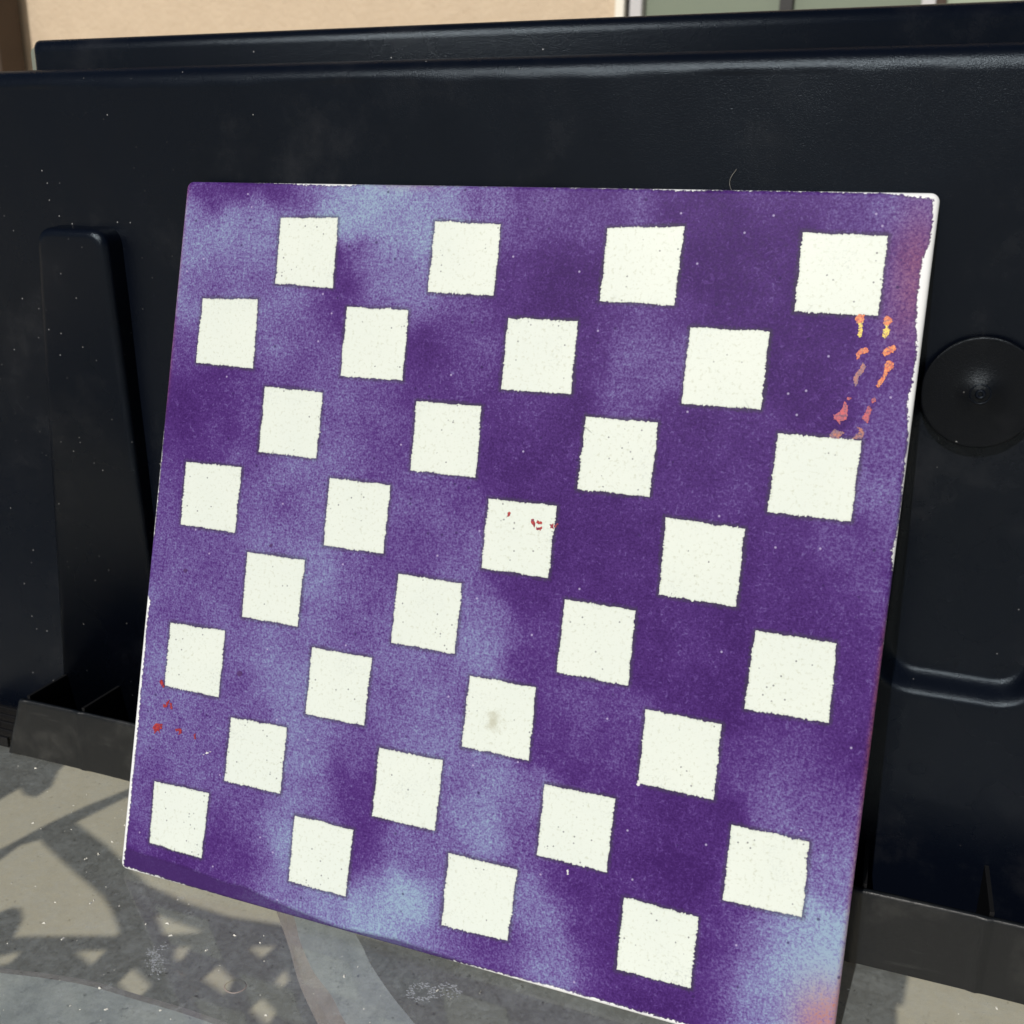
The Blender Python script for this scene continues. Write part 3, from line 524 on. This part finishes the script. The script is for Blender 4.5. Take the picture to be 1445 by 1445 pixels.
# trough with front lip and dividers
LY = .0585
def lip():
    xs = np.concatenate([np.arange(-.262, .24, .0016), np.linspace(.25, .65, 12)])
    zs = np.concatenate([np.linspace(0, .0325, 24), [.0333, .0338]])
    Xg, Zg = np.meshgrid(xs, zs)
    Yg = np.zeros_like(Xg)
    for dx in DIVX: Yg += -.0007 * np.exp(-((Xg - dx + .002) / .0016) ** 2)
    Yg += .00025 * np.sin(Xg * 60 + 2) + .0002 * np.sin(Xg * 23) 
    Yg += .0007 * np.clip((Zg - .0325) / .0013, 0, 1) ** 2
    left = np.abs(Xg - xs[0]) < .02
    Xs = Xg - np.where(Xg < -.22, (1 - Zg / .0338) * .0125 * sstep(-.22, -.262, Xg), 0)
    V = np.stack([Xs, Yg, Zg], -1)
    back = V[-1:].copy(); back[..., 1] = .0020
    back2 = V[:1].copy(); back2[..., 1] = .0020
    back2[..., 0] = V[0, :, 0]
    V = np.concatenate([V, back, back2, V[:1]], 0)
    o = npmesh('trough_lip', V.reshape(-1, 3), grid_faces(*V.shape[:2]), MAT['lip'], pn)
    o.location = (0, LY - PY, 0); return o
DIVX = [-.2580, -.2225, -.178, -.133, -.088, -.043, .002, .047, .092, .158, .2035, .249, .30, .35, .40, .45, .50]
lip()
d_ = box('trough_floor', -.262, .65, LY + .0022 - PY, -.0003, .0005, .003, MAT['divider'], pn)
div0 = None
for dx in DIVX:
    if div0 is None:
        div0 = box('divider', -.0008, .0008, LY + .0022 - PY, -.0003, .0032, .0355, MAT['divider'], pn); q = div0
    else:
        q = div0.copy(); C.objects.link(q); q.parent = pn
    q.location = (dx, 0, 0)
# hollow ribbed foot left of the trough
for k in range(5):
    box('foot_rib', -.330, -.2780, -.030 + k * .0062, -.0282 + k * .0062, .0002, .006 + .0002 * k, MAT['divider'], pn, bev=.0003)

# ---------------------------------------------------------------- the board
bd = empty('painted_board', (0, 0, 0), (-math.radians(16), 0, 0))
tag(bd, 'square tile sprayed purple and blue around white checker squares, leaning on black panel', 'board')
S = .1525; TH = .0070
fine = [0, .05, .15, .3, .5, .75, 1.05, 1.4, 1.8, 2.3, 2.9, 3.6, 4.4]
mid = np.linspace(5.3, 305 - 5.3, 290)
ax = np.concatenate([fine, mid, 305 - np.array(fine[::-1])])       # mm from the left / top
U, Vv = np.meshgrid(ax, ax)                                          # u right, v down
x = U - 152.5; y = 152.5 - Vv
RC = 3.2; cc = 152.5 - RC
qx = np.abs(x) - cc; qy = np.abs(y) - cc
cm = (qx > 0) & (qy > 0)
mm = np.maximum(qx, qy); ln_ = np.hypot(qx, qy); sc = np.where(cm, mm / np.maximum(ln_, 1e-9), 1)
x2 = np.where(cm, np.sign(x) * (cc + qx * sc), x); y2 = np.where(cm, np.sign(y) * (cc + qy * sc), y)
dist = np.where(cm, RC - mm, 152.5 - np.maximum(np.abs(x), np.abs(y))); dist = np.maximum(dist, 0)
rb = 2.2; zz = -(rb - np.sqrt(np.maximum(rb * rb - np.maximum(rb - dist, 0) ** 2, 0)))
zz += .08 * np.sin(x * .021 + 1) * np.sin(y * .017 + .3) * (dist > 6)
def jag(v, seed):
    r = random.Random(seed); ph = [(r.uniform(.2, 3), r.uniform(0, 6.28), r.uniform(.3, 1)) for _ in range(9)]
    return sum(a * np.sin(v * f + p) for f, p, a in ph) / 9
def edge_w(tab, v): return np.interp(v, [a for a, b in tab], [b for a, b in tab])
WR = [(0, 2.2), (6, 2.0), (12, 1.4), (18, 1.6), (22, 3.0), (30, 3.4), (45, 2.8), (50, 2.0), (55, 1.4), (65, 1.6), (72, 2.3), (78, 1.3), (85, .7), (95, .7), (103, .1), (118, .3), (121, 1.2), (126, .9), (130, -.2), (135, -.4), (305, -.6)]
WL = [(0, -.8), (85, -.5), (100, .3), (118, 1.1), (155, 1.2), (160, -.6), (181, -.6), (183, 2.8), (189, 2.0), (240, 2.5), (290, 2.5), (304, 2.0)]
WT = [(0, -.8), (25, -.1), (45, .3), (60, 1.0), (80, 1.3), (84, .1), (140, 0), (205, .2), (214, .9), (230, .4), (270, .4), (285, .6), (296, 1.6), (305, 2.6)]
WB = [(0, 1.6), (20, 1.2), (60, .0), (110, -.2), (150, .0), (170, 1.1), (180, 1.4), (215, 2.1), (225, 1.7), (245, 2), (300, 1.5)]
v_, u_ = 152.5 - y2, x2 + 152.5
wear = np.maximum.reduce([edge_w(WR, v_) + .3 * jag(v_, 1) - (305 - u_), edge_w(WL, v_) + .3 * jag(v_, 2) - u_,
                          edge_w(WT, u_) + .4 * jag(u_, 3) - v_, edge_w(WB, u_) + .5 * jag(u_, 4) - (305 - v_)])
# tone field from sprayed spots
cp = np.array(CLOUD)
num = np.zeros_like(u_); den = np.zeros_like(u_)
wx = u_ + 1.5 * np.sin(v_ * .21 + 1) + 1.0 * np.sin(v_ * .47 + u_ * .13); wy = v_ + 1.5 * np.sin(u_ * .19 + 2) + 1.0 * np.sin(u_ * .41 - v_ * .17)
for a, b, t in cp:
    d2 = (wx - a) ** 2 + (wy - b) ** 2
    wgt = np.exp(-d2 / (2 * 6.0 ** 2)) + .02 * np.exp(-d2 / (2 * 14. ** 2)) + 1e-7
    num += wgt * t; den += wgt
tone = num / den
halo = np.full_like(u_, 9.0)
def quad_sd(px_, py_, q):
    # signed distance (negative inside) to a convex quad, corners TL TR BR BL, y down
    dmin = np.full_like(px_, 1e9); inside = np.ones_like(px_, bool)
    for i in range(4):
        a = np.array(q[i]); b = np.array(q[(i + 1) % 4]); e = b - a
        wx_ = px_ - a[0]; wy_ = py_ - a[1]; t = np.clip((wx_ * e[0] + wy_ * e[1]) / (e @ e), 0, 1)
        dmin = np.minimum(dmin, np.hypot(wx_ - e[0] * t, wy_ - e[1] * t))
        inside &= (e[0] * wy_ - e[1] * wx_) > 0
    return np.where(inside, -dmin, dmin)
for q in CELLS.values(): halo = np.minimum(halo, quad_sd(u_, v_, q))
sl = np.interp(u_, [a for a, b in STRIP], [b for a, b in STRIP], right=400)
strip = np.clip(v_ - sl - .3 * jag(u_, 9), -4, 4)
pink = 1.25 * np.exp(-(((u_ - 303) / 11) ** 2 + ((v_ - 290) / 14) ** 2)) + .45 * np.exp(-(((u_ - 300) / 8) ** 2 + ((v_ - 28) / 22) ** 2)) \
    + .5 * np.exp(-(u_ / 1.6) ** 2) * sstep(115, 80, v_) + .55 * np.exp(-((305 - u_) / 1.2) ** 2) * sstep(135, 160, v_) \
    + .4 * np.exp(-(((u_ - 105) / 14) ** 2 + (v_ / 2.2) ** 2))
pink = np.clip(pink, 0, 1)
nn = len(ax)
def ringed(A): return A
P0 = np.stack([x2, y2, zz], -1) / 1000
idx = np.arange(nn * nn).reshape(nn, nn)
ringi = np.concatenate([idx[0, :-1], idx[:-1, -1], idx[-1, ::-1][:-1], idx[::-1, 0][:-1]])
rv = P0.reshape(-1, 3)[ringi].copy(); rv[:, 2] = -TH + .0012
rv2 = rv.copy(); rv2[:, :2] *= .993; rv2[:, 2] = -TH
V = np.concatenate([P0.reshape(-1, 3), rv, rv2]); V[:, 1] += S
m_ = len(ringi); base = nn * nn
a = np.arange(m_); b = (a + 1) % m_
Fq = np.concatenate([grid_faces(nn, nn)[:, ::-1], np.stack([ringi[a], ringi[b], base + b, base + a], -1),
                     np.stack([base + a, base + b, base + m_ + b, base + m_ + a], -1)])
# board plane: local X right, local Z up, local Y into depth
Vw = np.stack([V[:, 0], -V[:, 2], V[:, 1]], -1)
tile = npmesh('tile', Vw, Fq, MAT['board'], bd)
for n_, A in (('tone', tone), ('halo', halo), ('wear', wear), ('strip', strip), ('pink', pink)):
    at = tile.data.attributes.new(n_, 'FLOAT', 'POINT'); arr = A.ravel(); arr = np.concatenate([arr, arr[ringi], arr[ringi]])
    at.data.foreach_set('value', arr.astype(np.float32))
box('tile_back', -S * .99, S * .99, TH - .0003, TH + .0001, .0016, 2 * S - .0016, MAT['white_chip_glint'], bd)

# white squares: masked areas with ragged paint edges
def ragged(q, seed, step=.33, amp=.22):
    r = random.Random(seed); out = []; low = [r.gauss(0, 1) for _ in range(200)]
    k = 0
    for i in range(4):
        a = Vector(q[i]); b = Vector(q[(i + 1) % 4]); e = b - a; n = int(e.length / step); nrm = Vector((e.y, -e.x)).normalized()
        for j in range(n):
            t = j / n; f = k / 11.0; i0 = int(f) % 199; fr = f - int(f)
            lowv = low[i0] * (1 - fr) + low[i0 + 1] * fr
            fade = min(1, 6 * t + .2, 6 * (1 - t) + .2)
            p = a + e * t + nrm * ((lowv * .16 + r.gauss(0, 1) * .19) * fade)
            if r.random() < .02: p += nrm * r.uniform(.1, .35)
            out.append(p); k += 1
    # round the corners a little
    return out
def patch(name, pts, y, th, mat, parent, inset=True):
    cx_ = sum(p[0] for p in pts) / len(pts); cy_ = sum(p[1] for p in pts) / len(pts)
    n = len(pts)
    rings = [(1.0, y + th), (1.0, y)] + ([(.94, y), (.8, y)] if inset else [])
    v = []; vals = []
    for s, yy in rings:
        for p in pts:
            v.append(((cx_ + (p[0] - cx_) * s - 152.5) / 1000, yy, (305 - (cy_ + (p[1] - cy_) * s)) / 1000))
            vals.append(0 if s == 1 else (1 - s) * 14)
    f = []
    for k in range(len(rings) - 1):
        for j in range(n): f.append((k * n + j, k * n + (j + 1) % n, (k + 1) * n + (j + 1) % n, (k + 1) * n + j))
    f.append(tuple(range((len(rings) - 1) * n, len(rings) * n)))
    o = mesh(name, v, f, mat, parent)
    at = o.data.attributes.new('inset', 'FLOAT', 'POINT'); at.data.foreach_set('value', vals)
    return o
def surf(u, v):   # bow of the tile face (mm) so that thin marks sit just proud of it
    return .08 * math.sin((u - 152.5) * .021 + 1) * math.sin((152.5 - v) * .017 + .3)
for k, ((r_, c_), q) in enumerate(CELLS.items()):
    mx_ = max(surf(*p) for p in q)
    patch('white_square', ragged(q, 100 + k), -(mx_ + .10) / 1000, .0004, MAT['white'], bd)
for k, (n_, pts) in enumerate(FLECKS):
    r = random.Random(500 + k); out = []
    for i in range(len(pts)):
        a = Vector(pts[i]); b = Vector(pts[(i + 1) % len(pts)]); m = max(1, int((b - a).length / .25))
        for j in range(m):
            out.append(a + (b - a) * j / m + Vector((r.gauss(0, .14), r.gauss(0, .14))))
    mx_ = max(surf(*p) for p in pts)
    patch(n_, out, -(mx_ + .20) / 1000, .0002, MAT[n_], bd, inset=False)

# ---------------------------------------------------------------- crumbs and smudges on the glass, a hair on the panel
def crumbs():
    r = random.Random(3); v = []; f = []
    for _ in range(480):
        x_, y_ = r.uniform(-.40, .24), r.uniform(-.11, .085)
        s = r.choice((.0002, .0003, .0003, .0004, .0005, .0008)) * r.uniform(.6, 1.1)
        if 0 - .004 < y_ and abs(x_) < .156: continue
        if LY - .003 < y_ < PY and x_ > -.28: continue
        if y_ >= PY: continue
        ang = r.uniform(0, 6.28); l = r.uniform(.7, 1.4); b0 = len(v)
        ca, sa = math.cos(ang), math.sin(ang)
        for (a, b, c) in ((-l, -.5, 0), (l, -.4, 0), (l * .6, .6, 0), (-l * .7, .5, 0), (-l * .3, -.1, .6), (l * .4, .1, .7)):
            v.append((x_ + s * (a * ca - b * sa), y_ + s * (a * sa + b * ca), TOPZ + .00005 + s * c))
        f += [(b0, b0 + 1, b0 + 5, b0 + 4), (b0 + 1, b0 + 2, b0 + 5), (b0 + 2, b0 + 3, b0 + 4, b0 + 5), (b0 + 3, b0, b0 + 4)]
    o = mesh('dust_crumbs', v, f, MAT['crumb']); tag(o, 'pale dust crumbs scattered over the glass table top', 'dust', kind='stuff')
crumbs()
def smudge(pts, seed, n, sp, label):
    r = random.Random(seed); v = []; f = []
    for _ in range(n):
        p = r.choice(pts); x_, y_ = p[0] + r.gauss(0, sp), p[1] + r.gauss(0, sp)
        s = r.uniform(.0001, .00038); b0 = len(v); ang = r.uniform(0, 6.28); k = 5
        for j in range(k):
            a = ang + 6.283 * j / k; q = s * r.uniform(.5, 1.6); v.append((x_ + q * math.cos(a) * 1.6, y_ + q * math.sin(a), TOPZ + .00003 + .00002 * (j % 2)))
        f.append(tuple(range(b0, b0 + k)))
    o = mesh('dried_smudge', v, f, MAT['smudge']); tag(o, label, 'smudge', kind='stuff')
smudge([(-.106, -.036), (-.103, -.038), (-.101, -.041), (-.099, -.0385), (-.104, -.033), (-.098, -.044)], 5, 170, .0016, 'whitish dried smudge on the glass left of the lowest board corner')
cir = [(.0035 + .0045 * math.cos(a), -.0165 + .0038 * math.sin(a)) for a in np.linspace(0, 6.28, 30)] + [(.0125 + .003 * math.cos(a), -.0115 + .0025 * math.sin(a)) for a in np.linspace(0, 6.28, 20)]
smudge(cir, 6, 200, .0010, 'two joined pale dried rings on the glass in front of the board')
v = []; f = []
for i in range(28):
    a = 6.283 * i / 28
    for rr_ in (.0034, .0037):
        v.append((-.0645 + rr_ * 1.15 * math.cos(a) * (1 + .08 * math.sin(2 * a)), -.0395 + rr_ * math.sin(a), TOPZ + (.0003 if rr_ == .0034 else .00003)))
for i in range(28): f.append((2 * i, 2 * i + 1, (2 * i + 3) % 56, (2 * i + 2) % 56))
tag(mesh('water_mark', v, f, MAT['edge']), 'small round dried water mark on the glass beside the curved band', 'water mark')
def hair(pts, label):
    cu = bpy.data.curves.new('hair', 'CURVE'); cu.dimensions = '3D'; cu.bevel_depth = .00006
    s = cu.splines.new('BEZIER'); s.bezier_points.add(len(pts) - 1)
    for k, p in enumerate(pts): s.bezier_points[k].co = p; s.bezier_points[k].handle_left_type = s.bezier_points[k].handle_right_type = 'AUTO'
    co = bpy.data.objects.new('hair', cu); C.objects.link(co)
    me = bpy.data.meshes.new_from_object(co.evaluated_get(bpy.context.evaluated_depsgraph_get())); bpy.data.objects.remove(co)
    me.materials.clear(); me.materials.append(MAT['hair']); o = bpy.data.objects.new('stray_hair', me); C.objects.link(o); tag(o, label, 'hair')
hair([(.0826, PY - .0006, .3000), (.0806, PY - .0008, .2962), (.0812, PY - .0007, .2930), (.0835, PY - .0003, .2900)], 'thin curved pale hair on the black panel above the board')
